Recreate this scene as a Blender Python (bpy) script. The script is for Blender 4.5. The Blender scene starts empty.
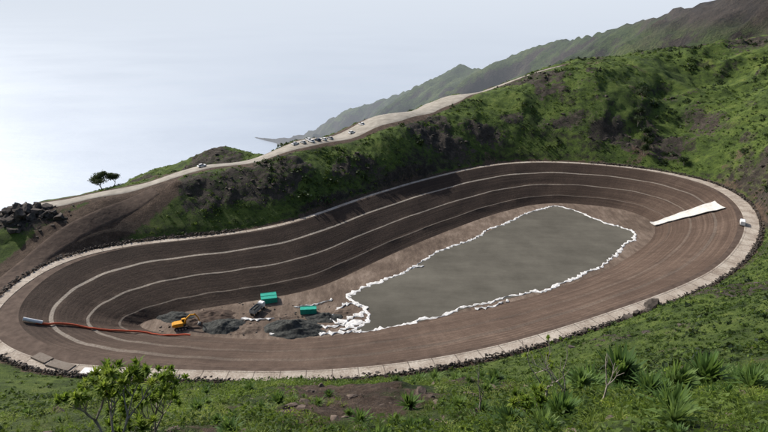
import bpy, math, random
import numpy as np
from mathutils import Vector, Matrix
random.seed(7); rng=np.random.default_rng(7)
SC=bpy.context.scene
def link(o): SC.collection.objects.link(o); return o
# ------------------------------------------------------------ helpers
def mesh_np(name,V,F,mat=None,smooth=False,attrs=None):
    V=np.asarray(V,dtype=np.float32); F=np.asarray(F,dtype=np.int32)
    me=bpy.data.meshes.new(name); k=F.shape[1]
    me.vertices.add(len(V)); me.vertices.foreach_set('co',V.ravel())
    me.loops.add(F.size); me.loops.foreach_set('vertex_index',F.ravel())
    me.polygons.add(len(F)); me.polygons.foreach_set('loop_start',np.arange(0,F.size,k,dtype=np.int32))
    me.polygons.foreach_set('loop_total',np.full(len(F),k,dtype=np.int32))
    me.update(calc_edges=True); me.validate()
    me.polygons.foreach_set('use_smooth',np.full(len(me.polygons),smooth))
    if attrs:
        for a,v in attrs.items():
            at=me.attributes.new(a,'FLOAT','POINT'); at.data.foreach_set('value',np.asarray(v,dtype=np.float32))
    if mat: me.materials.append(mat)
    o=bpy.data.objects.new(name,me); return link(o)
def hsh(ix,iy,s):
    h=(ix.astype(np.int64)*374761393+iy.astype(np.int64)*668265263+s*1442695041)&0xffffffff
    h=((h^(h>>13))*1274126177)&0xffffffff
    return ((h^(h>>16))&0xffff)/65535.0
def vnoise(x,y,s=0):
    ix=np.floor(x);iy=np.floor(y);fx=x-ix;fy=y-iy
    fx=fx*fx*(3-2*fx);fy=fy*fy*(3-2*fy)
    a=hsh(ix,iy,s);b=hsh(ix+1,iy,s);c=hsh(ix,iy+1,s);d=hsh(ix+1,iy+1,s)
    return (a*(1-fx)+b*fx)*(1-fy)+(c*(1-fx)+d*fx)*fy
def fbm(x,y,o=4,s=0):
    v=0;a=.5;n=0
    for i in range(o):
        v=v+a*vnoise(x*2**i+17.3*i,y*2**i-9.1*i,s+i);n+=a;a*=.5
    return v/n*2-1
def sstep(a,b,x):
    t=np.clip((x-a)/(b-a),0,1);return t*t*(3-2*t)
# ------------------------------------------------------------ materials
class NT:
    def __init__(s,name):
        s.m=bpy.data.materials.new(name);s.m.use_nodes=True;s.t=s.m.node_tree;s.n=s.t.nodes
        s.b=s.n['Principled BSDF'];s.g=s.n.new('ShaderNodeNewGeometry')
        s.b.inputs['Specular IOR Level'].default_value=.25
    def L(s,a,b): s.t.links.new(a,b)
    def set(s,sock,v):
        if hasattr(v,'links'): s.L(v,sock)
        elif isinstance(v,tuple): sock.default_value=(*v,1) if len(v)==3 else v
        else: sock.default_value=v
    def noise(s,scale,det=4,rough=.6,vec=None,sc3=None):
        n=s.n.new('ShaderNodeTexNoise');n.inputs['Scale'].default_value=scale;n.inputs['Detail'].default_value=det;n.inputs['Roughness'].default_value=rough
        v=vec or s.g.outputs['Position']
        if sc3:
            mp=s.n.new('ShaderNodeMapping');mp.inputs['Scale'].default_value=sc3;s.L(v,mp.inputs[0]);v=mp.outputs[0]
        s.L(v,n.inputs['Vector']);return n.outputs['Fac']
    def ramp(s,f,st):
        r=s.n.new('ShaderNodeValToRGB');e=r.color_ramp.elements
        while len(e)<len(st): e.new(.5)
        for i,(p,c) in enumerate(st): e[i].position=p;e[i].color=(*c,1)
        s.L(f,r.inputs[0]);return r.outputs[0]
    def mix(s,f,a,b,mode='MIX'):
        m=s.n.new('ShaderNodeMix');m.data_type='RGBA';m.blend_type=mode
        s.set(m.inputs[0],f);s.set(m.inputs[6],a);s.set(m.inputs[7],b);return m.outputs[2]
    def math(s,op,a,b=0.0,clamp=False):
        m=s.n.new('ShaderNodeMath');m.operation=op;m.use_clamp=clamp;s.set(m.inputs[0],a);s.set(m.inputs[1],b);return m.outputs[0]
    def mr(s,v,a,b,c=0.,d=1.):
        m=s.n.new('ShaderNodeMapRange');s.set(m.inputs[0],v)
        for i,q in enumerate((a,b,c,d)): m.inputs[i+1].default_value=q
        return m.outputs[0]
    def attr(s,nm):
        a=s.n.new('ShaderNodeAttribute');a.attribute_name=nm;return a.outputs['Fac']
    def bump(s,h,dist,st=1.):
        b=s.n.new('ShaderNodeBump');b.inputs['Distance'].default_value=dist;b.inputs['Strength'].default_value=st
        s.L(h,b.inputs['Height']);s.L(b.outputs[0],s.b.inputs['Normal'])
    def fin(s,col,rough=.9,metal=0.):
        s.set(s.b.inputs['Base Color'],col);s.set(s.b.inputs['Roughness'],rough);s.b.inputs['Metallic'].default_value=metal;return s.m
def simple(name,c1,c2,scale=1.,rough=.85,bd=0.,det=5,metal=0.):
    t=NT(name);n=t.noise(scale,det);col=t.ramp(n,[(.3,c1),(.7,c2)])
    if bd: t.bump(n,bd)
    return t.fin(col,rough,metal)
def leafmat(name,c1,c2,c3,sc=.3,trans=.4):
    t=NT(name);n=t.noise(sc,2);f=t.math('ADD',t.math('MULTIPLY',t.attr('tint'),.65),t.math('MULTIPLY',n,.4))
    col=t.ramp(f,[(.15,c1),(.5,c2),(.88,c3)]);t.fin(col,.65)
    tr=t.n.new('ShaderNodeBsdfTranslucent');t.L(t.mix(.3,col,(.22,.30,.04)),tr.inputs[0])
    mx=t.n.new('ShaderNodeMixShader');mx.inputs[0].default_value=trans
    t.L(t.b.outputs[0],mx.inputs[1]);t.L(tr.outputs[0],mx.inputs[2]);t.L(mx.outputs[0],t.n['Material Output'].inputs[0])
    return t.m
# terrain
t=NT('hillside_ground')
n2=t.noise(.35,6,.65);n3=t.noise(2.6,7,.75);n4=t.noise(.09,5,.65)
gf=t.math('ADD',t.math('MULTIPLY',n4,.4),t.math('ADD',t.math('MULTIPLY',n2,.25),t.math('MULTIPLY',n3,.37)))
green=t.ramp(gf,[(.41,(.022,.034,.010)),(.48,(.052,.084,.016)),(.55,(.098,.142,.027)),(.66,(.18,.20,.055))])
earth=t.ramp(t.math('ADD',t.math('MULTIPLY',n3,.6),t.math('MULTIPLY',n2,.4)),[(.34,(.032,.021,.015)),(.5,(.082,.055,.039)),(.66,(.20,.145,.105))])
rock=t.ramp(t.math('ADD',t.math('MULTIPLY',n3,.5),t.math('MULTIPLY',n2,.5)),[(.36,(.016,.014,.012)),(.5,(.048,.040,.032)),(.66,(.14,.115,.09))])
sep=t.n.new('ShaderNodeSeparateXYZ');t.L(t.g.outputs['Normal'],sep.inputs[0])
nz=t.math('ADD',sep.outputs[2],t.math('MULTIPLY',t.math('SUBTRACT',n2,.5),.5))
fr=t.mr(nz,.74,.60)
fk=t.mr(t.math('ADD',t.attr('rock'),t.math('MULTIPLY',t.math('SUBTRACT',n2,.5),1.6)),.45,.6)
pe=t.math('ADD',t.attr('earth'),t.math('MULTIPLY',t.math('SUBTRACT',t.math('ADD',t.math('MULTIPLY',n2,.6),t.math('MULTIPLY',n3,.4)),.5),1.9))
fe=t.mr(pe,.42,.58)
c=t.mix(t.math('MAXIMUM',fr,fk),green,rock);c=t.mix(fe,c,earth)
t.bump(t.math('ADD',n3,t.math('MULTIPLY',n2,1.5)),.8)
M_ter=t.fin(c,.95)
# reservoir lining
t=NT('reservoir_lining_gravel')
v=t.attr('v');u=t.attr('u');dk=t.attr('painted_shade')
cb=t.n.new('ShaderNodeCombineXYZ');t.L(t.math('MULTIPLY',u,.012),cb.inputs[0]);t.L(t.math('MULTIPLY',v,34.),cb.inputs[1])
cb2=t.n.new('ShaderNodeCombineXYZ');t.L(t.math('MULTIPLY',u,.35),cb2.inputs[0]);t.L(t.math('MULTIPLY',v,2.5),cb2.inputs[1])
st=t.noise(1.,4,.65,vec=cb.outputs[0]);sd_=t.noise(1.,4,.6,vec=cb2.outputs[0]);nf=t.noise(1.3,6,.75);nb=t.noise(.035,4)
f=t.math('ADD',t.math('MULTIPLY',st,.36),t.math('ADD',t.math('MULTIPLY',nf,.26),t.math('ADD',t.math('MULTIPLY',nb,.22),t.math('MULTIPLY',sd_,.16))))
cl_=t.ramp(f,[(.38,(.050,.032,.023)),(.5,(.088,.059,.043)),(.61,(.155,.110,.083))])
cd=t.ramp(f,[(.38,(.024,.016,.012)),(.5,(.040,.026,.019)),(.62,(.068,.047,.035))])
c=t.mix(dk,cl_,cd)  # shade of the far and left banks painted into the lining colour
bm=t.attr('berm');c=t.mix(t.math('MULTIPLY',bm,t.mr(nf,.35,.6,.45,.95)),c,(.34,.30,.25))
t.bump(t.math('ADD',nf,t.math('MULTIPLY',st,.6)),.28);M_lin=t.fin(c,.9)
t=NT('reservoir_floor_earth')
n1=t.noise(.05,4);n2=t.noise(.4,6,.72,sc3=(1,.35,1));n3=t.noise(3,4)
f=t.math('ADD',t.math('MULTIPLY',n1,.35),t.math('ADD',t.math('MULTIPLY',n2,.42),t.math('MULTIPLY',n3,.23)))
c=t.ramp(f,[(.39,(.065,.045,.033)),(.5,(.132,.097,.073)),(.60,(.23,.178,.14))]);t.bump(n2,.3);M_flo=t.fin(c,.9)
t=NT('grey_gravel_sheet')
n1=t.noise(.03,5,.65);n2=t.noise(.22,6,.72,sc3=(.35,1.3,1));n3=t.noise(5,3)
f=t.math('ADD',t.math('MULTIPLY',n1,.62),t.math('ADD',t.math('MULTIPLY',n2,.2),t.math('MULTIPLY',n3,.18)))
c=t.ramp(f,[(.38,(.066,.061,.048)),(.5,(.098,.091,.073)),(.62,(.135,.126,.102))]);M_gry=t.fin(c,.9)
t=NT('concrete_path')
n1=t.noise(.12,5,.7);n2=t.noise(1.8,5,.7)
f=t.math('ADD',t.math('MULTIPLY',n1,.55),t.math('MULTIPLY',n2,.45))
jt=t.math('LESS_THAN',t.math('FRACT',t.math('MULTIPLY',t.attr('u'),1/7.)),.045)
cell=t.n.new('ShaderNodeTexWhiteNoise');cell.noise_dimensions='1D';t.L(t.math('FLOOR',t.math('MULTIPLY',t.attr('u'),1/7.)),cell.inputs['W'])
c=t.ramp(f,[(.35,(.17,.13,.10)),(.46,(.32,.27,.22)),(.6,(.52,.47,.40))])
c=t.mix(t.math('MULTIPLY',cell.outputs['Value'],.35),c,(.22,.175,.14));c=t.mix(t.math('MULTIPLY',jt,.7),c,(.10,.08,.065))
M_con=t.fin(c,.9)
M_white=simple('white_membrane',(.45,.44,.42),(.82,.81,.79),.8,.6,.2)
M_road=simple('road_surface',(.20,.18,.15),(.36,.33,.28),.25,.9,.05)
M_dirt=simple('track_dirt',(.045,.030,.023),(.105,.074,.056),.4,.95,.3)
M_ringd=simple('ring_dirt',(.055,.037,.028),(.12,.086,.067),.35,.95,.2)
M_rub=simple('rubble_stone',(.022,.019,.017),(.12,.10,.085),.7,.95,.1)
M_rockr=simple('weathered_rock',(.035,.026,.021),(.17,.13,.105),1.7,.95,.1)
M_pile=simple('dark_gravel',(.02,.021,.02),(.075,.078,.072),1.2,.95,.3)
M_bark=simple('bark',(.12,.10,.08),(.36,.32,.27),6.,.9,.02)
M_teal=simple('teal_paint',(.015,.26,.19),(.03,.38,.28),1.,.5)
M_yel=simple('yellow_paint',(.55,.25,.02),(.7,.36,.03),2.,.45)
M_blk=simple('black_rubber',(.012,.012,.012),(.03,.03,.03),3.,.8)
M_glass=simple('dark_glass',(.01,.013,.016),(.02,.025,.03),1.,.1)
M_pipe=simple('orange_pipe',(.45,.07,.03),(.6,.12,.05),1.,.5)
M_wht=simple('white_paint',(.72,.72,.72),(.8,.8,.8),1.,.35)
M_sil=simple('silver_paint',(.35,.36,.37),(.42,.43,.44),1.,.3)
M_drk=simple('dark_blue_paint',(.02,.03,.06),(.03,.045,.08),1.,.3)
M_steel=simple('grey_steel',(.2,.2,.2),(.3,.3,.3),3.,.5)
# ------------------------------------------------------------ survey
rim=[(-115.1,162.4),(-122,181.8),(-118.9,203.7),(-102.3,219.1),(-72.5,228.2),(-41.4,242.5),(-7,278.6),(30.7,311.5),(67.4,333.8),(103.4,337.9),(144.9,324),(166.6,299),(166.8,270.2),(153.5,238.9),(130,208.9),(105.4,189.2),(70,168.5),(34.5,151.3),(4.5,142.2),(-23.3,138.5),(-51.3,139.4),(-77.9,143.2),(-98.1,149.2)]
flo=[(-87.2,184.1),(-85.1,188.1),(-74.1,193.8),(-60.5,198.9),(-44.3,204.3),(-23.9,214.9),(2.7,243.4),(32.6,272.2),(64.8,298.4),(93.2,310.7),(125.3,302.9),(136,289),(136,277),(127,260),(108,240),(89,224),(57,205),(28,193),(0,183),(-26,176),(-50,176),(-67,178),(-80,180)]
wA=[7,5,3,.7,.6,.6,.6,.6,.6,.7,1.2,2,2.5,2.5,2,2,1.5,1.5,1.5,1.5,2,4,6]
wB=[3,3.4,4.2,3.2,2.2,2,1.8,1.8,1.8,2,2.6,5,6,5.5,5,4.8,4.4,4.2,4,4,4,4,3.5]
bv=[.9,1,1,1,1,1,1,1,1,1,.8,.5,.3,.2,.15,.15,.15,.15,.15,.15,.2,.4,.7]
dv=[.55,.8,.9,.95,1,1,1,1,1,.9,.6,.35,.2,.1,0,0,0,0,0,.05,.15,.25,.4]  # amount of painted shade at each rim point
NS=12
def cr(P,closed=True,ns=NS):
    P=np.array(P,float)
    if P.ndim==1:P=P[:,None]
    n=len(P);out=[]
    for i in range(n if closed else n-1):
        if closed:a,b,c,d=P[i-1],P[i],P[(i+1)%n],P[(i+2)%n]
        else:a,b,c,d=P[max(i-1,0)],P[i],P[i+1],P[min(i+2,n-1)]
        for k in range(ns):
            t=k/ns
            out.append(.5*((2*b)+(-a+c)*t+(2*a-5*b+4*c-d)*t*t+(-a+3*b-3*c+d)*t**3))
    if not closed: out.append(P[-1])
    return np.array(out)
def smooth(P,k):
    for _ in range(k):P=(np.roll(P,1,0)+2*P+np.roll(P,-1,0))/4
    return P
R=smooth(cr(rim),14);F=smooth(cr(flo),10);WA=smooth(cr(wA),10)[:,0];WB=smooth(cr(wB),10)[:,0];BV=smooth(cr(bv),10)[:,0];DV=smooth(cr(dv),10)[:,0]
N=len(R)
T=np.roll(R,-1,0)-np.roll(R,1,0);T/=np.linalg.norm(T,axis=1)[:,None]
Nn=np.stack([-T[:,1],T[:,0]],1)
cen=R.mean(0)
if ((R-cen)*Nn).sum()<0:Nn=-Nn
Nn=smooth(Nn,6);Nn/=np.linalg.norm(Nn,axis=1)[:,None]
OUT=R+Nn*(WA+WB)[:,None]
arc=np.concatenate([[0],np.cumsum(np.linalg.norm(np.diff(R,axis=0),axis=1))])
def polydist(px,py,P,closed=True):
    P=np.asarray(P);Q=np.roll(P,-1,0) if closed else P[1:]
    A=P if closed else P[:-1]
    best=np.full(px.shape,1e9);ins=np.zeros(px.shape,bool)
    for (ax,ay),(bx,by) in zip(A,Q):
        dx,dy=bx-ax,by-ay;l=dx*dx+dy*dy+1e-9
        tt=np.clip(((px-ax)*dx+(py-ay)*dy)/l,0,1)
        d=(px-ax-tt*dx)**2+(py-ay-tt*dy)**2;best=np.minimum(best,d)
        if closed:
            cnd=((ay>py)!=(by>py));ins^=cnd&(px<(bx-ax)*(py-ay)/((by-ay)+1e-12)+ax)
    return np.sqrt(best),ins
road=[(-154,237),(-134,240),(-106,256),(-87,271),(-66,286),(-44,304),(-24,324),(-2,347),(23,379),(52,405),(82,427),(127,439)]
roadW=[8,9,11,14,17,20,26,32,30,16,7,5]
ramp=[(-100,247),(-114,232),(-126,220),(-133,206),(-134,188),(-128,168)]
roadC=cr(road,False,6);rampC=cr(ramp,False,6)
C=[(-119,234,12),(-109,241,12),(-97,245,14),(-74,257,16),(-40,277,17),(-20,299,17.3),(9,318,18.8),(33,349,20.5),(61,379,28),(100,387,33),(137,383,38),(186,345,18),(210,400,32),(-135,241,12),(-107,259,14),(-66,286,16.3),(-25,326,18.3),(23,382,22.5),(60,419,25.5),(-162,235,8),(-91,282,14.5),(-47,323,17.5),(-9,366,20.5),(39,416,23.5),(88,456,27),(157,466,42),(176,420,45),(233,455,52),(299,483,58),(-113,438,-18),(-146,434,-26),(-192,429,-42),(177,260,10),(194,293,20),(213,332,38),(141,199,8),(104,143,22),(60,79,48),(91,152,14),(51,81,45),(70,141,12),(43,85,40),(46,132,10),(26,72,45),(17,127,5),(6,8,93),(4,10,91.5),(11,25,80.6),(13,21,83.8),(26,33,75.7),(-5,13,88.7),(-11,29,77),(-26,32,71.8),(-78,99,22),(-100,129,3.4),(-148,210,3),(0,11,90),(0,21,83.8),(-73,127,3),
(-100,350,-35),(-200,300,-60),(-20,450,-40),(20,480,-20),(-113,500,-75),(-200,500,-115),(88,530,0),(157,540,20),(233,540,30),(299,570,38),(0,700,-200),(200,700,-60),(420,700,0),(-250,700,-330),(-350,400,-230),(-300,250,-130),(-220,160,-45),(-180,200,-8),(-170,130,2),
(260,250,45),(260,150,55),(200,60,85),(330,330,82),(120,30,92),(100,-25,110),(0,-25,109),(-60,-10,95),(-120,40,52),(0,0,98.3),(0,70,42),(-40,75,38),(450,450,110),(-140,-20,75)]
C=[np.array(c,float) for c in C]
for i in range(0,N,N//23):
    q=R[i]+Nn[i]*(WA[i]+WB[i]+.8);C.append(np.array([q[0],q[1],-.1]))
C=np.array(C)
def U(r2): return np.where(r2>1e-12,r2*np.log(r2+1e-20),0)
S0=100.
X=C[:,:2]/S0;K=U(((X[:,None]-X[None])**2).sum(-1))+np.eye(len(X))*.002
Pm=np.hstack([np.ones((len(X),1)),X]);A=np.block([[K,Pm],[Pm.T,np.zeros((3,3))]])
sol=np.linalg.solve(A,np.concatenate([C[:,2],np.zeros(3)]))
def tps(x,y):
    x=x/S0;y=y/S0;z=sol[-3]+sol[-2]*x+sol[-1]*y
    for i in range(len(X)): z=z+sol[i]*U((x-X[i,0])**2+(y-X[i,1])**2)
    return z
def axis(lo,hi,c,base=.22,g=.013,cap=1.5,far=300):
    a=[c];
    while a[-1]<hi: a.append(a[-1]+(min(cap,base+g*abs(a[-1]-c)) if abs(a[-1])<far else min(9,cap+.04*(abs(a[-1])-far))))
    b=[c]
    while b[-1]>lo: b.append(b[-1]-(min(cap,base+g*abs(b[-1]-c)) if abs(b[-1])<far else min(9,cap+.04*(abs(b[-1])-far))))
    return np.array(b[:0:-1]+a)
gx=axis(-420,560,0);gy=axis(-45,760,14,far=480)
GX,GY=np.meshgrid(gx,gy)
Z=tps(GX,GY)
dO,iO=polydist(GX,GY,OUT[::2]);dR,iR=polydist(GX,GY,R[::2])
dRoad,_=polydist(GX,GY,roadC[::2],False);dRamp,_=polydist(GX,GY,rampC[::2],False)
s=np.where(iO,0,dO)
wroad=np.interp(GY,[237,256,304,324,347,379,405,427],[4,5.5,10,13,16,15,8,4])
flat=sstep(wroad,wroad+9,dRoad)*sstep(3,9,dRamp)
camd=np.hypot(GX,GY)
na=sstep(2,25,s)*flat
rough=fbm(GX/26,GY/26,4,3)
rid=1-np.abs(fbm(GX/34+5,GY/34,5,9))*2
sc_n=np.clip(camd/90,.12,1)
east=sstep(60,160,GX)*sstep(250,330,GY)
nearn=1-sstep(120,200,camd)
Z=Z+na*(2.4*rough*sc_n+(1.8+3.5*east)*(rid-.6)*sc_n+1.1*fbm(GX/6,GY/6,4,21)*np.clip(camd/60,.3,1)+(.22+.35*nearn*sstep(25,50,camd))*fbm(GX/2.2,GY/2.2,4,31))
def blob(cx,cy,rx,ry,a): 
    return a*np.exp(-(((GX-cx)/rx)**2+((GY-cy)/ry)**2))
rockA=np.maximum(sstep(.02,.4,fbm(GX/26,GY/26,3,41))*.66*sstep(4,12,s)*sstep(100,160,camd),0)
for b in [(30,336,26,12,.95),(60,352,18,10,.8),(-10,296,16,8,.7),(-150,228,20,11,1.),(-122,240,22,7,.8),(190,350,12,26,.7),(160,352,9,28,.65),(-60,262,20,6,.6),(300,470,60,50,.8),(110,362,22,7,.7)]:
    rockA=np.maximum(rockA,blob(*b))
Z=Z+rockA*flat*sstep(3,12,s)*(3.8*np.abs(fbm(GX/7,GY/7,4,51))+1.8*np.abs(fbm(GX/3,GY/3,3,52)))
bl=sstep(0,5,s);Z=np.where(iO,-.35,Z*bl-.12*(1-bl))
Z=np.where(iR,-.4-1.05*np.minimum(dR,22),Z)
earthA=np.clip(1.1-sstep(wroad,wroad+6,dRoad),0,1)*.75
earthA=np.maximum(earthA,(1-sstep(7,15,dRamp))*.9)
earthA=np.maximum(earthA,(1-sstep(1,5,s))*.7)
nb_=0*GX
for b in [(-1,17,5,7,.72),(5,22,4,6,.66),(-4,11,2.5,2.5,.6),(2,30,7,8,.55)]: nb_=np.maximum(nb_,blob(*b))
nb_=np.clip(nb_+.28*fbm(GX/1.6,GY/1.6,4,91)*(nb_>.15),0,1)
Z=Z+sstep(.25,.6,nb_)*(.55*np.abs(fbm(GX/1.4,GY/1.4,4,92))+.2*np.abs(fbm(GX/.5,GY/.5,3,93))-.15)
earthA=np.maximum(earthA,nb_)
for b in [(-112,236,20,12,.7),(-130,226,14,14,.7)]: earthA=np.maximum(earthA,blob(*b))
earthA=np.maximum(earthA,sstep(.2,.6,fbm(GX/16,GY/16,3,77))*.5)
earthA=np.maximum(earthA,sstep(.05,.5,fbm(GX/2.5,GY/2.5,3,78))*.56*(1-sstep(60,140,camd)))
ny,nx=GX.shape;idx=np.arange(nx*ny).reshape(ny,nx)
Fq=np.stack([idx[:-1,:-1],idx[:-1,1:],idx[1:,1:],idx[1:,:-1]],-1).reshape(-1,4)
kill=(iR&(dR>6)).ravel();Fq=Fq[~kill[Fq].all(1)]
ter=mesh_np('hillside_terrain',np.stack([GX,GY,Z],-1).reshape(-1,3),Fq,M_ter,True,{'earth':earthA.ravel(),'rock':rockA.ravel()})
def H(x,y):
    x=np.asarray(x,float);y=np.asarray(y,float)
    i=np.clip(np.searchsorted(gx,x)-1,0,nx-2);j=np.clip(np.searchsorted(gy,y)-1,0,ny-2)
    a=(x-gx[i])/(gx[i+1]-gx[i]);b=(y-gy[j])/(gy[j+1]-gy[j])
    return (Z[j,i]*(1-a)+Z[j,i+1]*a)*(1-b)+(Z[j+1,i]*(1-a)+Z[j+1,i+1]*a)*b
def near_ij(x,y):
    return np.clip(np.searchsorted(gy,y)-1,0,ny-2),np.clip(np.searchsorted(gx,x)-1,0,nx-2)
def E(x,y): return earthA[near_ij(x,y)]
def RK(x,y): return rockA[near_ij(x,y)]
# ------------------------------------------------------------ reservoir
prof=[(0,0,0),(.04,-.62,0),(.08,-1.3,0),(.12,-1.95,0),(.16,-2.6,0),(.225,-3.7,0),(.23,-3.75,1),(.262,-3.8,1),(.267,-3.85,0),(.31,-4.5,0),(.36,-5.3,0),(.41,-6.1,0),(.45,-6.8,0),(.525,-8.0,0),(.53,-8.05,.75),(.554,-8.08,.75),(.559,-8.15,0),(.60,-8.8,0),(.65,-9.6,0),(.72,-10.7,0),(.76,-11.3,0),(.8,-12,0),(.805,-12.05,.35),(.822,-12.1,.35),(.827,-12.2,0),(.9,-13.6,0),(.97,-14.75,0),(1,-15,0)]
V=[];va=[];ua=[];ba=[];da=[]
for r_,(tt,z,b) in enumerate(prof):
    P=R*(1-tt)+F*tt
    for i in range(N):
        wob=.14*math.sin(i*.7+tt*9)+.14*(rng.random()-.5) if 0<tt<1 else 0
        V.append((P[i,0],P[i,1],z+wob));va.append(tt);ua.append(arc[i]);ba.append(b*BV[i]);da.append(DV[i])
fc=[]
for r in range(len(prof)-1):
    for i in range(N):
        j=(i+1)%N;fc.append((r*N+i,r*N+j,(r+1)*N+j,(r+1)*N+i))
mesh_np('reservoir_basin',V,fc,M_lin,True,{'v':va,'u':ua,'berm':ba,'painted_shade':da})
def fill_poly(name,P,z,mat):
    import bmesh
    bm=bmesh.new();vs=[bm.verts.new((p[0],p[1],z)) for p in P];f=bm.faces.new(vs)
    if f.normal.z<0:f.normal_flip()
    bmesh.ops.triangulate(bm,faces=bm.faces[:])
    me=bpy.data.meshes.new(name);bm.to_mesh(me);bm.free()
    me.materials.append(mat);return link(bpy.data.objects.new(name,me))
fill_poly('reservoir_floor',F,-15.0,M_flo)
mem=[(-10,181),(-4,180),(13,187),(32,197),(53,206),(72,216),(91,230),(108,249),(122,268),(111,285),(94,306),(71,290),(41,260),(25,247),(9,227),(-13,209),(-14,203),(-7,197),(-5,190)]
memC=smooth(cr(mem,True,8),1)
fill_poly('grey_gravel_floor',memC,-14.93,M_gry)
def ribbon(name,P,z,w,mat,closed=True,jag=.5,hgt=.25,rows=5):
    P=np.array(P);n=len(P)
    Tt=(np.roll(P,-1,0)-np.roll(P,1,0)) if closed else np.gradient(P,axis=0)
    Tt/=np.linalg.norm(Tt,axis=1)[:,None]+1e-9;Nr=np.stack([-Tt[:,1],Tt[:,0]],1)
    ww=np.broadcast_to(np.asarray(w,float),(n,))
    V=[]
    for i in range(n):
        off=(rng.random()-.5)*jag*ww[i];wl=ww[i]*(1+(rng.random()-.5)*jag*1.6)
        for k in range(rows):
            a=(k/(rows-1)-.5)*wl+off;q=P[i]+Nr[i]*a
            V.append((q[0],q[1],z+(hgt*(.3+rng.random()) if 0<k<rows-1 else 0)))
    fc=[]
    for i in range(n if closed else n-1):
        j=(i+1)%n
        for k in range(rows-1):fc.append((i*rows+k,j*rows+k,j*rows+k+1,i*rows+k+1))
    return mesh_np(name,V,fc,mat,False)
def resamp(P,step,closed=True):
    P=np.array(P,float)
    if closed:P=np.vstack([P,P[:1]])
    d=np.concatenate([[0],np.cumsum(np.linalg.norm(np.diff(P,axis=0),axis=1))])
    n=max(2,int(d[-1]/step));tt=np.linspace(0,d[-1],n,endpoint=not closed)
    return np.stack([np.interp(tt,d,P[:,k]) for k in range(P.shape[1])],1)
mr_=resamp(memC,1.1)
ii_=np.arange(len(mr_))
wv=.6+2.0*vnoise(ii_*.07,ii_*0,3)*vnoise(ii_*.3,ii_*0,8)+.5*vnoise(ii_*.5,ii_*0,9)
mr_=mr_+np.stack([fbm(ii_*.12,ii_*0,3,4),fbm(ii_*.12,ii_*0+9,3,5)],1)*1.8
ribbon('white_membrane_edge',mr_,-14.9,wv,M_white,True,.9,.16)
for k,(pts,w) in enumerate([([(-40,178.6),(-28,179),(-16,179.6),(-8,181)],1.4),([(-18,186),(-12,189),(-7,193)],2.2),([(-24,183),(-18,184),(-13,186)],1.6),([(-16,199),(-10,199),(-6,196)],1.6),([(-15,181),(-12,184),(-9,188)],2.4),([(-34,197),(-26,199),(-20,203)],.9),([(10,229),(13,231),(17,232)],.9),([(-20,188),(-18,194),(-14,200)],1.),([(34,196),(40,197),(48,202)],1.0),([(-52,189),(-47,188),(-40,189)],.9)]):
    ribbon('white_membrane_sheet',resamp(cr(pts,False,5),.9,False),-14.86+.02*k,w,M_white,False,1.1,.22)
def ringstrip(name,a0,a1,z0,z1,mat,rows=4):
    V=[];
    for k in range(rows):
        t=k/(rows-1);a=a0*(1-t)+a1*t
        P=R+Nn*a[:,None];z=z0*(1-t)+z1*t
        V+= [(P[i,0],P[i,1],z) for i in range(N)]
    fc=[(k*N+i,k*N+(i+1)%N,(k+1)*N+(i+1)%N,(k+1)*N+i) for k in range(rows-1) for i in range(N)]
    return mesh_np(name,V,fc,mat,True)
zero=np.zeros(N)
ringstrip('ring_dirt_track',zero,WA,0.0,0.0,M_ringd)
V=[];pu=[];secs=[(0,-.2),(0,.14),(.12,.14),(.121,.08),(.5,.08),(.75,.08),(1,.08),(1,-.4)]
wobw=smooth(rng.random(N),2)*.5
for (t_,z) in secs:
    P=R+Nn*(WA+WB*t_+(wobw if t_==1 else 0))[:,None];V+=[(P[i,0],P[i,1],z) for i in range(N)];pu+=list(arc)
fc=[(k*N+i,k*N+(i+1)%N,(k+1)*N+(i+1)%N,(k+1)*N+i) for k in range(len(secs)-1) for i in range(N)]
mesh_np('concrete_path',V,fc,M_con,False,{'u':pu})
# ------------------------------------------------------------ scatter tools
def ico(sub=1):
    import bmesh
    bm=bmesh.new();bmesh.ops.create_icosphere(bm,subdivisions=sub,radius=1)
    v=np.array([x.co[:] for x in bm.verts]);f=np.array([[q.index for q in x.verts] for x in bm.faces]);bm.free();return v,f
def scatter(name,templs,pos,scl,mat,tint=None,sq=(1,1,1),jitter=0.,smooth_=False,tilt=0.):
    pos=np.asarray(pos,float);n=len(pos);scl=np.asarray(scl,float)
    if n==0:return
    if tint is None:tint=rng.random(n)
    which=rng.integers(0,len(templs),n);VV=[];FF=[];TT=[];off=0
    for w,(tv,tf) in enumerate(templs):
        ii=np.where(which==w)[0];m=len(ii)
        if m==0:continue
        a=rng.random(m)*2*np.pi;ca,sa=np.cos(a),np.sin(a)
        v=np.broadcast_to(tv*np.array(sq),(m,)+tv.shape).copy()
        if jitter:v=v*(1+(rng.random((m,len(tv),1))-.5)*jitter)
        if tilt:
            b=(rng.random(m)-.5)*2*tilt;cb_,sb=np.cos(b)[:,None],np.sin(b)[:,None]
            y=v[:,:,1]*cb_-v[:,:,2]*sb;z=v[:,:,1]*sb+v[:,:,2]*cb_;v[:,:,1]=y;v[:,:,2]=z
        x=v[:,:,0]*ca[:,None]-v[:,:,1]*sa[:,None];y=v[:,:,0]*sa[:,None]+v[:,:,1]*ca[:,None]
        v[:,:,0]=x;v[:,:,1]=y
        v=v*scl[ii][:,None,None]+pos[ii][:,None,:]
        f=tf[None]+ (np.arange(m)*len(tv))[:,None,None]+off
        VV.append(v.reshape(-1,3));FF.append(f.reshape(-1,tf.shape[1]));TT.append(np.repeat(tint[ii],len(tv)));off+=m*len(tv)
    return mesh_np(name,np.vstack(VV),np.vstack(FF),mat,smooth_,{'tint':np.concatenate(TT)})
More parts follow.
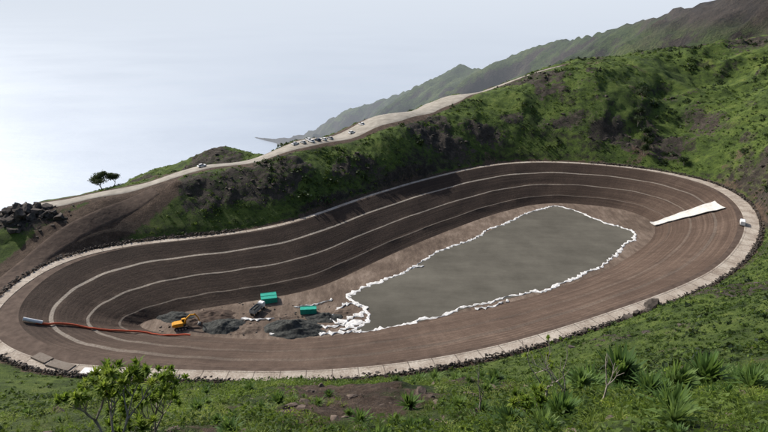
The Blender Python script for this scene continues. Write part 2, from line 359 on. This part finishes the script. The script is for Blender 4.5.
def leafclump(n,size,seed,flat=.8):
    r=np.random.default_rng(seed);V=[];Fc=[]
    for i in range(n):
        d=r.normal(size=3);d/=np.linalg.norm(d);d[2]=abs(d[2])*flat
        c=d*(.45+.55*r.random())
        c*=1+.25*math.sin(3*math.atan2(d[1],d[0])+seed)
        nn=d+r.normal(size=3)*.6;nn/=np.linalg.norm(nn);a=np.cross(nn,r.normal(size=3));a/=np.linalg.norm(a);b=np.cross(nn,a)
        s=size*(.6+.8*r.random());k=len(V)
        V+=[c-a*s*.5,c-b*s*.3+a*s*.1,c+a*s*.6,c+b*s*.3+a*s*.1];Fc.append((k,k+1,k+2,k+3))
    return np.array(V),np.array(Fc)
def tuft(n,seed,spread=.5,w=.05,droop=.3,hv=.5):
    r=np.random.default_rng(seed);V=[];Fc=[]
    for i in range(n):
        a=r.random()*6.283;l=.7+hv*r.random();s=spread*(.3+r.random())
        d=np.array([math.cos(a),math.sin(a),0]);p=np.array([-d[1],d[0],0])*w
        b0=d*.08;m=d*s*.5+np.array([0,0,.6*l]);e=d*s*1.15+np.array([0,0,l-droop*s]);k=len(V)
        V+=[b0-p,b0+p,m+p*.8,m-p*.8,e+p*.1,e-p*.1];Fc+=[(k,k+1,k+2,k+3),(k+3,k+2,k+4,k+5)]
    return np.array(V),np.array(Fc)
def rosette(n,seed,w=.045,low=8):
    r=np.random.default_rng(seed);V=[];Fc=[]
    for i in range(n):
        a=r.random()*6.283;el=math.radians(low+(86-low)*r.random()**.8);l=.7+.5*r.random()
        d=np.array([math.cos(a)*math.cos(el),math.sin(a)*math.cos(el),math.sin(el)]);p=np.array([-math.sin(a),math.cos(a),0])*w
        o=np.array([0,0,.12]);m=o+d*l*.55+np.array([0,0,.03]);e=o+d*l-np.array([0,0,.22*math.cos(el)]);k=len(V)
        V+=[o-p*.6,o+p*.6,m+p,m-p,e+p*.1,e-p*.1];Fc+=[(k,k+1,k+2,k+3),(k+3,k+2,k+4,k+5)]
    return np.array(V),np.array(Fc)
iv,if_=ico(2)
def rockt(seed):
    r=np.random.default_rng(seed);v=iv.copy()
    for _ in range(10):
        d=r.normal(size=3);d/=np.linalg.norm(d);h=.3+.45*r.random();q=v@d;v=v-np.outer(np.maximum(q-h,0),d)
    v=v*(1+.08*r.normal(size=(len(v),1)))
    return v*np.array([1,.5+.4*r.random(),.4+.35*r.random()]),if_
rocks=[rockt(i) for i in range(9)]
pos=[];sc=[]
oc=np.column_stack([OUT,Nn])
oc=resamp(oc,.42)
for q in oc:
    x,y=q[:2];far=(y>235 and x<120)
    if far and rng.random()<.85:continue
    for l in range(3 if not far else 1):
        if rng.random()<.12:continue
        o=rng.random()*1.6+.2;px_,py_=x+q[2]*o,y+q[3]*o
        pos.append((px_+rng.normal()*.2,py_+rng.normal()*.2,l*.4+rng.random()*.25-.05));sc.append(.32+.5*rng.random()**1.5)
scatter('rubble_stone_wall',rocks,pos,sc,M_rub,smooth_=False,tilt=.8)
# ------------------------------------------------------------ draped roads
def drape(name,P,w,dz,mat,rows=13):
    P=resamp(P,1.5,False);n=len(P);Tt=np.gradient(P,axis=0);Tt/=np.linalg.norm(Tt,axis=1)[:,None];Nr=np.stack([-Tt[:,1],Tt[:,0]],1)
    w=np.interp(np.linspace(0,1,n),np.linspace(0,1,len(w)),w)
    V=[];
    for i in range(n):
        for k in range(rows):
            q=P[i]+Nr[i]*(k/(rows-1)-.5)*w[i]*(1+.05*math.sin(i*.31));e=k in(0,rows-1)
            V.append((q[0],q[1],float(H(*q))+(dz if not e else -.15)))
    fc=[(i*rows+k,(i+1)*rows+k,(i+1)*rows+k+1,i*rows+k+1) for i in range(n-1) for k in range(rows-1)]
    return mesh_np(name,V,fc,mat,True)
drape('plateau_road',roadC,roadW,.18,M_road)
drape('dirt_ramp_track',rampC,[8,8,9,9,8,7],.2,M_dirt)
# ------------------------------------------------------------ distant hills + sea
rd=np.array([(-1000,3500,-716),(-705,3193,-700),(-520,3060,-672),(-372,2945,-610),(-183,2783,-475),(67,2510,-352),(250,2142,-194),(305,2037,-186),(398,1801,-104),(471,1656,-62),(514,1358,-1),(545,1161,45),(560,1042,75),(640,900,120),(800,700,170)],float)
rs=resamp(cr(rd,False,8),12,False);n=len(rs);Tt=np.gradient(rs[:,:2],axis=0);Tt=smooth(Tt,8);Tt/=np.linalg.norm(Tt,axis=1)[:,None]
Nl=np.stack([-Tt[:,1],Tt[:,0]],1)
if Nl[n//2,0]>0:Nl=-Nl
rows=[-900,-500,-250,-120,-60,-25]+list(np.linspace(0,150,16))+list(np.linspace(160,1300,76))
V=[]
ui=np.arange(n)*12.
for d in rows:
    dd=abs(d)
    for i in range(n):
        q=rs[i,:2]+Nl[i]*d;V.append([q[0],q[1],rs[i,2]-dd*(.62 if d>0 else .5)])
V=np.array(V)
k=len(rows);dist=np.repeat(np.abs(rows),n);uu=np.tile(ui,k)
g=(1-np.abs(fbm(uu/150+dist/900,dist/1400,5,61))*2)
lowf=np.clip((V[:,2]+715)/60,.1,1)
V[:,2]+=(g-.7)*np.clip(dist,0,200)*.5+(fbm(V[:,0]/110,V[:,1]/110,5,62)*36*np.clip(.32+dist/160,0,1)+(1-2*np.abs(fbm(V[:,0]/45,V[:,1]/45,4,66)))*10)*lowf
V[:,2]=np.maximum(V[:,2],-725)
fc=[(r*n+i,r*n+i+1,(r+1)*n+i+1,(r+1)*n+i) for r in range(k-1) for i in range(n-1)]
t=NT('coastal_hill_ground');n1=t.noise(.006,5);n2=t.noise(.03,7,.72);n3=t.noise(.2,4,.7)
gf=t.math('ADD',t.math('MULTIPLY',n1,.4),t.math('ADD',t.math('MULTIPLY',n2,.4),t.math('MULTIPLY',n3,.2)))
gr=t.ramp(gf,[(.40,(.018,.030,.011)),(.5,(.048,.075,.020)),(.6,(.10,.125,.038))])
sep=t.n.new('ShaderNodeSeparateXYZ');t.L(t.g.outputs['Position'],sep.inputs[0])
rk=t.ramp(gf,[(.40,(.018,.015,.013)),(.6,(.08,.062,.048))])
low=t.mr(t.math('ADD',sep.outputs[2],t.math('MULTIPLY',n1,300.)),-300,-500)
hi=t.mr(t.math('ADD',sep.outputs[2],t.math('MULTIPLY',n1,160.)),90,125)
sn=t.n.new('ShaderNodeSeparateXYZ');t.L(t.g.outputs['Normal'],sn.inputs[0])
stp=t.mr(t.math('ADD',sn.outputs[2],t.math('MULTIPLY',t.math('SUBTRACT',n2,.5),.8)),.78,.64)
t.bump(t.math('ADD',n2,t.math('MULTIPLY',n3,.5)),18.)
M_hill=t.fin(t.mix(t.math('MAXIMUM',t.math('MAXIMUM',low,hi),stp),gr,rk),.95)
mesh_np('coastal_hills',V,fc,M_hill,True)
t=NT('sea_water');nw=t.noise(.012,7,.65,sc3=(1,2.,1));nw2=t.noise(.0009,6,.6,sc3=(1,1.6,1))
t.bump(nw,4.,.4);t.b.inputs['Specular IOR Level'].default_value=.5
M_sea=t.fin(t.ramp(nw2,[(.35,(.46,.52,.60)),(.62,(.54,.60,.67))]),t.mr(nw2,.3,.7,.40,.44),.55)  # pale base colour stands in for bright haze over the water
mesh_np('sea',[(-90000,-20000,-700),(90000,-20000,-700),(90000,120000,-700),(-90000,120000,-700)],[(0,1,2,3)],M_sea)
hz=bpy.data.materials.new('emissive_sea_haze');hz.use_nodes=True;nt=hz.node_tree;nt.nodes.clear()
o_=nt.nodes.new('ShaderNodeOutputMaterial')
den=1.6e-4
ab=nt.nodes.new('ShaderNodeVolumeAbsorption');ab.inputs['Color'].default_value=(0,0,0,1);ab.inputs['Density'].default_value=den
em=nt.nodes.new('ShaderNodeEmission');em.inputs['Color'].default_value=(.72,.78,.87,1);em.inputs['Strength'].default_value=den  # haze glows by itself, standing in for scattered sunlight
ad=nt.nodes.new('ShaderNodeAddShader');nt.links.new(ab.outputs[0],ad.inputs[0]);nt.links.new(em.outputs[0],ad.inputs[1]);nt.links.new(ad.outputs[0],o_.inputs['Volume'])
bx=[(x,y,z) for x in(-60000,60000) for y in(800,80000) for z in(-699,300)]
mesh_np('emissive_sea_haze',bx,[(0,1,3,2),(4,6,7,5),(0,4,5,1),(2,3,7,6),(0,2,6,4),(1,5,7,3)],hz)
# ------------------------------------------------------------ vegetation
L1=leafmat('shrub_leaves',(.016,.032,.008),(.050,.088,.015),(.12,.175,.032))
L2=leafmat('dark_tree_leaves',(.008,.017,.006),(.018,.035,.01),(.035,.06,.016),trans=.2)
L3=leafmat('grass_blades',(.06,.095,.016),(.14,.20,.03),(.27,.31,.08),trans=.45)
L4=leafmat('spiky_leaves',(.05,.10,.03),(.10,.18,.045),(.17,.25,.07),trans=.45)
L5=leafmat('yellow_green_leaves',(.08,.14,.015),(.17,.25,.03),(.28,.34,.05),trans=.5)
clA=[leafclump(26,.55,i) for i in range(5)]
clS=[leafclump(13,.75,60+i) for i in range(5)]
clB=[leafclump(170,.17,20+i) for i in range(3)]
def outside(x,y,m=2.5):
    d,i=polydist(x,y,OUT[::4]);d2,_=polydist(x,y,roadC[::3],False);d3,_=polydist(x,y,rampC[::3],False)
    return (~i)&(d>m)&(d2>np.interp(y,[237,256,304,324,347,379,405,427],[6,8,12,15,18,17,10,6]))&(d3>6)
def hill_scatter(name,n,xr,yr,smin,smax,mat,tm,seed,dens=0.,zoff=-.1,sq=(1,1,.75),emax=.55,m=2.5,rk=None):
    x=rng.uniform(*xr,n);y=rng.uniform(*yr,n);k=outside(x,y,m)&(fbm(x/18,y/18,3,seed)>dens)&(E(x,y)<emax)&(np.hypot(x,y)>38)
    if rk:k&=(RK(x,y)<rk)
    x,y=x[k],y[k]
    s=smin+(smax-smin)*rng.random(len(x))**2.5
    ti=np.clip(.5+.9*fbm(x/22,y/22,3,seed+5)+rng.normal(size=len(x))*.16,0,1)
    return scatter(name,tm,np.stack([x,y,H(x,y)+zoff],1),s,mat,ti,sq,tilt=.25)
hill_scatter('hillside_shrubs',24000,(-190,260),(225,480),.35,1.4,L1,clA,101,-.2,rk=.6)
hill_scatter('hillside_shrubs',9000,(-130,240),(60,320),.4,1.6,L1,clA,111,-.3,rk=.7)
hill_scatter('hillside_low_shrubs',40000,(-75,165),(38,230),.18,.8,L1,clS,141,-.45,-.05)
hill_scatter('hillside_lime_shrubs',11000,(-75,190),(38,260),.15,.65,L5,clS,151,0,-.05)
hill_scatter('hillside_dark_bushes',4200,(-60,290),(240,480),.8,3.0,L2,clA,121,.12,0,sq=(1,1,1))
hill_scatter('hillside_dark_bushes',2000,(-100,200),(45,240),.4,1.7,L2,clA,131,-.1,-.1,sq=(1,1,1))
def near(n,r0,r1,a0=-46,a1=46,pw=1.):
    r=r0+(r1-r0)*rng.random(n)**pw;a=np.radians(rng.uniform(a0,a1,n));return r*np.sin(a),r*np.cos(a)
x,y=near(14000,4.5,62,pw=1.3);k=(E(x,y)+.35*fbm(x/1.5,y/1.5,3,5)<.5)&(fbm(x/4,y/4,3,95)<.25);x,y=x[k],y[k]
ti=np.clip(.5+.9*fbm(x/3,y/3,3,6)+rng.normal(size=len(x))*.2,0,1)
scatter('grass_tufts',[tuft(16,i,.9,.035,.5) for i in range(4)],np.stack([x,y,H(x,y)-.03],1),.10+.24*rng.random(len(x))**2,L3,ti,tilt=.5)
x,y=near(3600,5,65,pw=1.1);k=(E(x,y)<.52)&(fbm(x/5,y/5,3,15)>-.35);x,y=x[k],y[k]
ti=np.clip(.5+.9*fbm(x/5,y/5,3,16)+rng.normal(size=len(x))*.15,0,1)
scatter('low_shrubs',clB,np.stack([x,y,H(x,y)-.08],1),.15+.6*rng.random(len(x))**2.2,L1,ti,(1,1,.75),tilt=.3)
x,y=near(1700,5,50,pw=1.1);k=(E(x,y)<.55)&(fbm(x/4,y/4,3,18)>-.08);x,y=x[k],y[k]
scatter('lime_green_shrubs',clB,np.stack([x,y,H(x,y)-.08],1),.13+.4*rng.random(len(x))**2,L5,None,(1,1,.7),tilt=.3)
x,y=near(340,8,48,3,42);k=(E(x,y)<.6)&(fbm(x/4,y/4,2,25)>-.2);x,y=x[k],y[k]
rs3=[rosette(60+20*i,i,.04+.01*i,8+10*i) for i in range(4)]
scatter('spiky_rosette_plants',rs3,np.stack([x,y,H(x,y)],1),.2+.6*rng.random(len(x))**1.5,L4,tilt=.4)
x,y=near(80,8,40,-40,3);scatter('spiky_rosette_plants',rs3,np.stack([x,y,H(x,y)],1),.15+.35*rng.random(len(x)),L4,tilt=.4)
bigr=[(8.7,18.2,1.5),(12,18.5,1.3),(10.2,20,1.2),(6.8,17,.8),(13.6,23.5,1.5),(15.9,22,1.2),(11.5,15.5,.85),(7.8,14.5,.8),(17.5,26,1.5),(9.5,16.2,1.0),(8.2,19.6,1.2),(14.1,18.2,.9),(16.2,19.4,1.1)]
scatter('spiky_rosette_plants',rs3,[(a,b,float(H(a,b))+.05) for a,b,_ in bigr],[q[2] for q in bigr],L4,tilt=.35)
x,y=near(4200,5,60,pw=1.);k=(E(x,y)>.4)|(rng.random(len(x))<.1);x,y=x[k],y[k];sr=.03+.42*rng.random(len(x))**6
scatter('hillside_rocks',rocks,np.stack([x,y,H(x,y)-sr*.12],1),sr,M_rockr,tilt=.6)
x=rng.uniform(-160,270,10000);y=rng.uniform(60,470,10000);k=outside(x,y,3)&(RK(x,y)>.38);x,y=x[k],y[k]
scatter('hillside_boulders',rocks,np.stack([x,y,H(x,y)],1),.3+1.8*rng.random(len(x))**3.5,M_rub,tilt=.6)
bp=[(77,164),(79,163),(85,165),(87,166),(82,163)]
scatter('dark_boulders',rocks,[(a,b,float(H(a,b))+.8) for a,b in bp],[2.8,2.2,3.0,2.3,1.9],M_rub,sq=(1,1.3,1.5),tilt=.5)
x=rng.normal(-152,9,190);y=rng.normal(229,5,190);scatter('rock_outcrop',rocks,np.stack([x,y,H(x,y)+.2],1),.6+3.2*rng.random(190)**3,M_rub,sq=(1,1.3,1.5),tilt=.5)
# ------------------------------------------------------------ trees / stems
def tube(P,r0,r1,seg=6):
    V=[];Fc=[];P=[Vector(p) for p in P];n=len(P)
    for i,p in enumerate(P):
        d=(P[min(i+1,n-1)]-P[max(i-1,0)]).normalized();a=d.orthogonal().normalized();b=d.cross(a);r=r0+(r1-r0)*i/(n-1)
        for k in range(seg):
            an=6.2832*k/seg;V.append(p+a*math.cos(an)*r+b*math.sin(an)*r)
    for i in range(n-1):
        for k in range(seg):Fc.append((i*seg+k,i*seg+(k+1)%seg,(i+1)*seg+(k+1)%seg,(i+1)*seg+k))
    return [tuple(v) for v in V],Fc
def plant(name,loc,h,spread,leaf,lsize,lv,levels=3,r0=None,kids=3,flat=1.,lean=(0,0),leafn=1.,bare=0.):
    V=[];Fc=[];tips=[]
    def grow(p,d,l,r,lev):
        pts=[p];q=p.copy();dd=d.copy()
        for i in range(4):
            dd=(dd+Vector((random.uniform(-.25,.25),random.uniform(-.25,.25),random.uniform(-.05,.2)))).normalized();q=q+dd*l/4;pts.append(q.copy())
        v,f=tube(pts,r,r*.6);o=len(V);V.extend(v);Fc.extend([tuple(a+o for a in x) for x in f])
        if lev==0:tips.append(q);return
        for i in range(kids+(random.random()<.4)):
            a=random.uniform(0,6.28);nd=(dd+Vector((math.cos(a),math.sin(a),random.uniform(-.1,.4)*flat))*spread).normalized()
            grow(q if random.random()<.7 else pts[3],nd,l*random.uniform(.6,.85),r*.6,lev-1)
    grow(Vector(loc)-Vector((0,0,.1)),Vector((lean[0],lean[1],1)).normalized(),h*.38,r0 or h*.03,levels)
    par=bpy.data.objects.new(name,None);link(par)
    tr=mesh_np('trunk_and_limbs',V,Fc,M_bark,True);tr.parent=par
    tips=[t_ for t_ in tips if random.random()>=bare]
    if tips:
        pp=[];
        for t_ in tips:
            for _ in range(int(leafn)): pp.append((t_[0]+random.gauss(0,lsize*.5*(leafn>1)),t_[1]+random.gauss(0,lsize*.5*(leafn>1)),t_[2]+random.gauss(0,lsize*.25*(leafn>1))))
        lf=scatter('foliage',lv,pp,[lsize*random.uniform(.6,1.2) for _ in pp],leaf,tilt=.6);lf.parent=par
    return par
ti3=[leafclump(60,.3,50+i,1.) for i in range(3)]
plant('windswept_tree',(-131,262,float(H(-131,262))),8.5,1.1,L2,1.7,ti3,3,.3,3,.5,(.5,0),2)
plant('windswept_tree',(-126,264,float(H(-126,264))),6.5,1.1,L2,1.4,ti3,3,.25,3,.5,(.5,0),2)
for (x,y,h) in [(-4,391,5),(0,393,5.5),(4,397,5.5),(8,400,4.5),(151,336,7),(153,342,8),(156,349,7),(154,357,8),(158,365,6),(161,373,7),(168,322,4.5),(163,381,6)]:
    plant('dark_tree',(x,y,float(H(x,y))-.5),h,.9,L2,1.6,ti3,2,.25,3,.8,(0,0),3)
ros=[rosette(34,70+i,.11) for i in range(3)]
plant('euphorbia_shrub',(-3.95,7.4,float(H(-3.95,7.4))),2.3,.85,L5,.15,ros,3,.04,3,.8,leafn=2)
plant('euphorbia_shrub',(-3.9,8.4,float(H(-3.9,8.4))),1.9,.85,L5,.14,ros,3,.035,3,.8,leafn=2)
plant('euphorbia_shrub',(2.9,9.5,float(H(2.9,9.5))),1.0,.9,L5,.16,ros,3,.03,3,.8)
plant('bare_branched_shrub',(4.0,12,float(H(4.0,12))),2.5,.8,L5,.12,ros,3,.035,2,1,leafn=1,bare=.7)
plant('bare_branched_shrub',(2.6,13,float(H(2.6,13))),2.1,.5,L5,.12,ros,2,.03,2,1,leafn=1,bare=.8)
plant('bare_branched_shrub',(5.6,12.5,float(H(5.6,12.5))),1.7,.6,L5,.12,ros,2,.03,2,1,leafn=1,bare=.8)
plant('bare_branched_shrub',(4.5,12.4,float(H(4.5,12.4))),2.0,.8,L5,.12,ros,3,.03,2,1,leafn=1,bare=.5)
v,f=tube([(-7.6,9.6,0),(-7.0,10.2,.12),(-6.2,10.7,.1)],.09,.06,8);v=[(a,b,c+float(H(a,b))+.1) for a,b,c in v];mesh_np('fallen_log',v,f,M_bark,True)
# ------------------------------------------------------------ machines
def bxp(par,nm,c,s,mat,rot=(0,0,0),bev=.05,taper=None):
    import bmesh
    bm=bmesh.new();bmesh.ops.create_cube(bm,size=1)
    for v in bm.verts:
        if taper and v.co.z>0:v.co.x*=taper[0];v.co.y*=taper[1]
        v.co=Vector((v.co.x*s[0],v.co.y*s[1],v.co.z*s[2]))
    bmesh.ops.bevel(bm,geom=bm.edges[:],offset=min(bev,min(s)*.3),segments=2,affect='EDGES')
    me=bpy.data.meshes.new(nm);bm.to_mesh(me);bm.free();me.materials.append(mat)
    o=link(bpy.data.objects.new(nm,me));o.location=c;o.rotation_euler=rot;o.parent=par;return o
def cylp(par,nm,c,r,l,mat,rot=(math.pi/2,0,0)):
    import bmesh
    bm=bmesh.new();bmesh.ops.create_cone(bm,cap_ends=True,segments=20,radius1=r,radius2=r,depth=l)
    me=bpy.data.meshes.new(nm);bm.to_mesh(me);bm.free();me.materials.append(mat)
    o=link(bpy.data.objects.new(nm,me));o.location=c;o.rotation_euler=rot;o.parent=par;return o
def emp(name,loc,rz,s=1):
    e=link(bpy.data.objects.new(name,None));e.location=loc;e.rotation_euler=(0,0,rz);e.scale=(s,s,s);return e
def car(x,y,rz,mat,name='parked_car',z=None):
    e=emp(name,(x,y,(float(H(x,y))+.2) if z is None else z),rz)
    import bmesh
    pr=[(-2.1,.35),(-2.15,.75),(-2.0,.95),(-1.0,1.02),(.95,.98),(1.85,.85),(2.1,.65),(2.1,.35)]
    cab=[(-1.75,.98),(-1.35,1.42),(.25,1.45),(1.0,.97)]
    def ext(nm,p,w0,w1,m):
        n=len(p);V=[];
        for s_ in(-1,1):
            for (a,b) in p:V.append((a,s_*(w1 if b>1.2 else w0),b))
        bm=bmesh.new();vs=[bm.verts.new(v) for v in V]
        bm.faces.new(vs[:n]);bm.faces.new(vs[n:][::-1])
        for i in range(n):bm.faces.new((vs[i],vs[n+i],vs[n+(i+1)%n],vs[(i+1)%n]))
        bmesh.ops.recalc_face_normals(bm,faces=bm.faces)
        bmesh.ops.bevel(bm,geom=bm.edges[:],offset=.05,segments=2,affect='EDGES')
        me=bpy.data.meshes.new(nm);bm.to_mesh(me);bm.free();me.materials.append(m);o=link(bpy.data.objects.new(nm,me));o.parent=e
    ext('body',pr,.86,.86,mat);ext('windows',cab,.8,.62,M_glass)
    bxp(e,'roof',(-.55,0,1.46),(1.5,1.2,.06),mat)
    for i,(a,b) in enumerate([(-1.35,-.8),(-1.35,.8),(1.3,-.8),(1.3,.8)]):cylp(e,'wheel_%d'%(i+1),(a,b,.33),.33,.22,M_blk)
    return e
rdz=math.atan2(20,21)
for (x,y,o,m) in [(-46,302,.1,M_wht),(-42,303,1.4,M_sil),(-38,305,1.5,M_wht),(-35,308,1.5,M_drk),(-32,310,1.5,M_wht),(-40,309,1.5,M_wht),(-29,314,1.5,M_sil),(-18,328,.1,M_wht),(-13,341,1.5,M_wht),(-86,271,0,M_wht)]:
    car(x,y,rdz+o,m)
def van(x,y,rz,z,mat):
    e=emp('white_van',(x,y,z),rz)
    bxp(e,'body',(-.5,0,1.2),(4,1.9,1.7),mat,bev=.12);bxp(e,'cab',(2.0,0,.95),(1.3,1.85,1.2),mat,bev=.15)
    bxp(e,'windscreen',(1.72,0,1.6),(.5,1.6,.7),M_glass,(0,-.5,0));bxp(e,'side_windows',(1.2,0,1.55),(.7,1.94,.5),M_glass)
    for i,(a,b) in enumerate([(-1.7,-.85),(-1.7,.85),(1.8,-.85),(1.8,.85)]):cylp(e,'wheel_%d'%(i+1),(a,b,.36),.36,.25,M_blk)
van(157.5,243,1.1,.1,M_wht)
def excavator(x,y,z,rz):
    e=emp('excavator',(x,y,z),rz)
    for s_ in(-1,1):
        bxp(e,'track_%d'%s_,(0,s_*1.25,.5),(4.6,.6,.95),M_blk,bev=.35)
        for i in range(4):cylp(e,'roller',(-1.5+i,s_*1.25,.45),.35,.66,M_steel)
    bxp(e,'turntable',(0,0,1.1),(2,2,.3),M_steel)
    bxp(e,'house',(-.7,0,1.95),(3.2,2.6,1.3),M_yel,bev=.15);bxp(e,'counterweight',(-2.5,0,1.9),(.8,2.6,1.2),M_yel,bev=.3)
    bxp(e,'cab',(1.2,.8,2.35),(1.5,1.05,2.0),M_yel,bev=.12);bxp(e,'cab_glass',(1.25,.8,2.7),(1.56,1.1,1.0),M_glass)
    v,f=tube([(1.0,-.2,1.8),(2.4,-.2,3.9),(3.6,-.2,4.9),(5.4,-.2,4.7)],.36,.26,4);o=mesh_np('boom',v,f,M_yel);o.parent=e
    v,f=tube([(5.1,-.2,5.1),(6.1,-.2,3.4),(6.6,-.2,1.6)],.26,.18,4);o=mesh_np('stick',v,f,M_yel);o.parent=e
    v,f=tube([(1.4,.1,2.0),(3.0,.1,4.0)],.09,.07,8);o=mesh_np('boom_ram',v,f,M_steel);o.parent=e
    v,f=tube([(3.2,-.2,5.25),(5.1,-.2,5.5)],.1,.08,8);o=mesh_np('stick_ram',v,f,M_steel);o.parent=e
    bxp(e,'bucket',(6.3,-.2,1.0),(1.1,1.2,1.0),M_steel,(0,.4,0),taper=(.6,1))
excavator(-72,182.5,-15,.35)
def truck(x,y,z,rz):
    e=emp('dump_truck',(x,y,z),rz)
    bxp(e,'chassis',(0,0,.9),(7,1,.3),M_blk);bxp(e,'cab',(2.7,0,1.9),(1.7,2.3,1.9),M_wht,bev=.15);bxp(e,'windscreen',(3.5,0,2.3),(.16,2.0,.8),M_glass)
    bxp(e,'tipper_floor',(-1.2,0,1.3),(5,2.4,.2),M_steel)
    for s_ in(-1,1):bxp(e,'tipper_side',(-1.2,s_*1.2,1.95),(5,.1,1.2),M_steel)
    bxp(e,'tipper_front',(1.3,0,2.0),(.1,2.3,1.3),M_steel);bxp(e,'tipper_tail',(-3.7,0,1.95),(.1,2.3,1.1),M_steel)
    bxp(e,'load',(-1.2,0,2.0),(4.6,2.1,1.1),M_pile,bev=.4,taper=(.7,.6))
    for i,a in enumerate((-2.8,-1.5,2.5)):
        for s_ in(-1,1):cylp(e,'wheel',(a,s_*1.05,.5),.5,.35,M_blk)
truck(-47,194,-15,1.2)
def container(x,y,rz,n=2):
    e=emp('green_container',(x,y,-15),rz)
    for k in range(n):
        yy=k*2.6
        bxp(e,'shell',(0,yy,1.15),(6,2.3,2.0),M_teal,bev=.05)
        for i in range(14):
            for s_ in(-1,1):bxp(e,'rib',(-2.7+i*.415,yy+s_*1.17,1.15),(.16,.08,1.7),M_teal,bev=.02)
        for s_ in(-1,1):bxp(e,'corner_rail',(0,yy+s_*1.18,2.2),(6.1,.12,.14),M_teal,bev=.02)
        bxp(e,'door_bar',(3.02,yy,1.15),(.06,.08,1.8),M_steel,bev=.02)
        bxp(e,'skid',(0,yy,.08),(5.8,2.0,.16),M_steel,bev=.02)
container(-44,201,.25);container(-28,193,.1,1)
def heap(name,cx,cy,rx,ry,h,mat,seed,zb=-15.1):
    g=50;xs=np.linspace(-1,1,g);A_,B_=np.meshgrid(xs,xs);r=np.sqrt(A_**2+B_**2)
    r2=r+.35*fbm(A_*2.2,B_*2.2,3,seed)
    z=np.clip(1-r2,0,1)**.9*h*(1+.6*fbm(A_*4,B_*4,4,seed+1));z=np.where(r>.98,-.1,z)
    ii=np.arange(g*g).reshape(g,g);fq=np.stack([ii[:-1,:-1],ii[:-1,1:],ii[1:,1:],ii[1:,:-1]],-1).reshape(-1,4)
    return mesh_np(name,np.stack([cx+A_*rx,cy+B_*ry,zb+z],-1).reshape(-1,3),fq,mat,True)
heap('dark_gravel_pile',-32,182,12,6.5,3.6,M_pile,5);heap('dark_gravel_pile',-22,190,7,4,1.5,M_pile,8)
heap('dark_gravel_pile',-57,184,8,6,2.6,M_pile,11);heap('dark_gravel_pile',-63,191,9,5,1.6,M_dirt,12);heap('earth_heap',-49,182,7,4,1.0,M_flo,13)
heap('earth_heap',-17,193,7,4,.9,M_flo,14);heap('dark_gravel_pile',-68,186,7,4,1.8,M_dirt,15);heap('dark_gravel_pile',-76,190,8,4,1.8,M_pile,16);heap('earth_heap',-38,190,6,3,.7,M_flo,17)
x=rng.uniform(-80,-12,420);y=rng.uniform(178,201,420);_,k=polydist(x,y,F[::4]);x,y=x[k],y[k]
scatter('basin_floor_stones',rocks,np.stack([x,y,np.full(len(x),-14.95)],1),.1+.7*rng.random(len(x))**4,M_rub,tilt=.5)
pp=[(-111,165),(-106,167),(-100,170),(-89,173.5),(-80,176),(-67,176.5)]
def lin_z(x,y):
    P=np.array([x,y]);best=(1e9,0)
    for i in range(0,N,2):
        a,b=R[i],F[i];d=b-a;t_=np.clip(((P-a)@d)/(d@d),0,1);q=np.linalg.norm(P-a-d*t_)
        if q<best[0]:best=(q,np.interp(t_,[p_[0] for p_ in prof],[p_[1] for p_ in prof]))
    return best[1]
pc=resamp(cr(pp,False,6),1.5,False);v,f=tube([(a,b+.5*math.sin(a*.35),lin_z(a,b)+.45) for a,b in pc],.34,.34,10);mesh_np('orange_pipe',v,f,M_pipe,True)
v,f=tube([(-114,163.5,.5),(-109.5,165.5,lin_z(-109.5,165.5)+.7)],.6,.6,12);mesh_np('white_pipe_end',v,f,M_wht,True)
a0,a1,b0,b1=Vector((163.5,277,0)),Vector((162.5,265.5,0)),Vector((135,281,-15)),Vector((136,276.5,-15))
V=[];rw=16
for i in range(rw+1):
    t_=i/rw
    for j in range(5):
        s_=j/4;p0=a0.lerp(b0,t_);p1=a1.lerp(b1,t_);q=p0.lerp(p1,s_)
        V.append((q.x,q.y,lin_z(q.x,q.y)+.3+(.3 if j in(0,4) else 0)))
fc=[(i*5+j,i*5+j+1,(i+1)*5+j+1,(i+1)*5+j) for i in range(rw) for j in range(4)]
o=mesh_np('concrete_spillway_chute',V,fc,simple('pale_concrete',(.46,.44,.40),(.64,.62,.58),.6,.8,.05));sm=o.modifiers.new('s','SOLIDIFY');sm.thickness=.3
for (x,y,rz,sx,sy) in [(-78,136.3,-.12,10,3.0),(-68,135,-.08,6,2.6),(-90,139.5,-.35,8,3),(-97,143,-.5,6,2.8),(-59,134.2,-.02,7,2.2)]:
    e=emp('concrete_slab',(x,y,.1),rz);bxp(e,'slab',(0,0,.12),(sx,sy,.3),M_white if sx>9 or sx==6 and x>-80 else M_con);bxp(e,'kerb',(0,-sy/2-.12,.25),(sx,.22,.55),M_con)
# ------------------------------------------------------------ light
w=bpy.data.worlds.new('World');SC.world=w;w.use_nodes=True;nt=w.node_tree
sky=nt.nodes.new('ShaderNodeTexSky');sky.sky_type='NISHITA';sky.sun_disc=False
az=math.radians(-54);el=math.radians(38)
sky.sun_elevation=el;sky.sun_rotation=az;sky.dust_density=5.;sky.altitude=700
bg=nt.nodes['Background'];bg.inputs['Strength'].default_value=.15;nt.links.new(sky.outputs[0],bg.inputs[0])
sd=bpy.data.lights.new('sun','SUN');sd.energy=4.9;sd.angle=math.radians(.6);sd.color=(1,.95,.87)
so=link(bpy.data.objects.new('sun',sd));D=Vector((math.sin(az)*math.cos(el),math.cos(az)*math.cos(el),math.sin(el)));so.rotation_euler=D.to_track_quat('Z','Y').to_euler()
cam=bpy.data.cameras.new('camera');cam.lens=28;cam.sensor_width=36;cam.clip_start=.1;cam.clip_end=200000
co=link(bpy.data.objects.new('camera',cam));co.location=(0,0,100);co.rotation_euler=(math.radians(90)-math.atan(236/597.33),0,0);SC.camera=co
SC.view_settings.view_transform='Standard';SC.view_settings.look='None';SC.view_settings.exposure=0
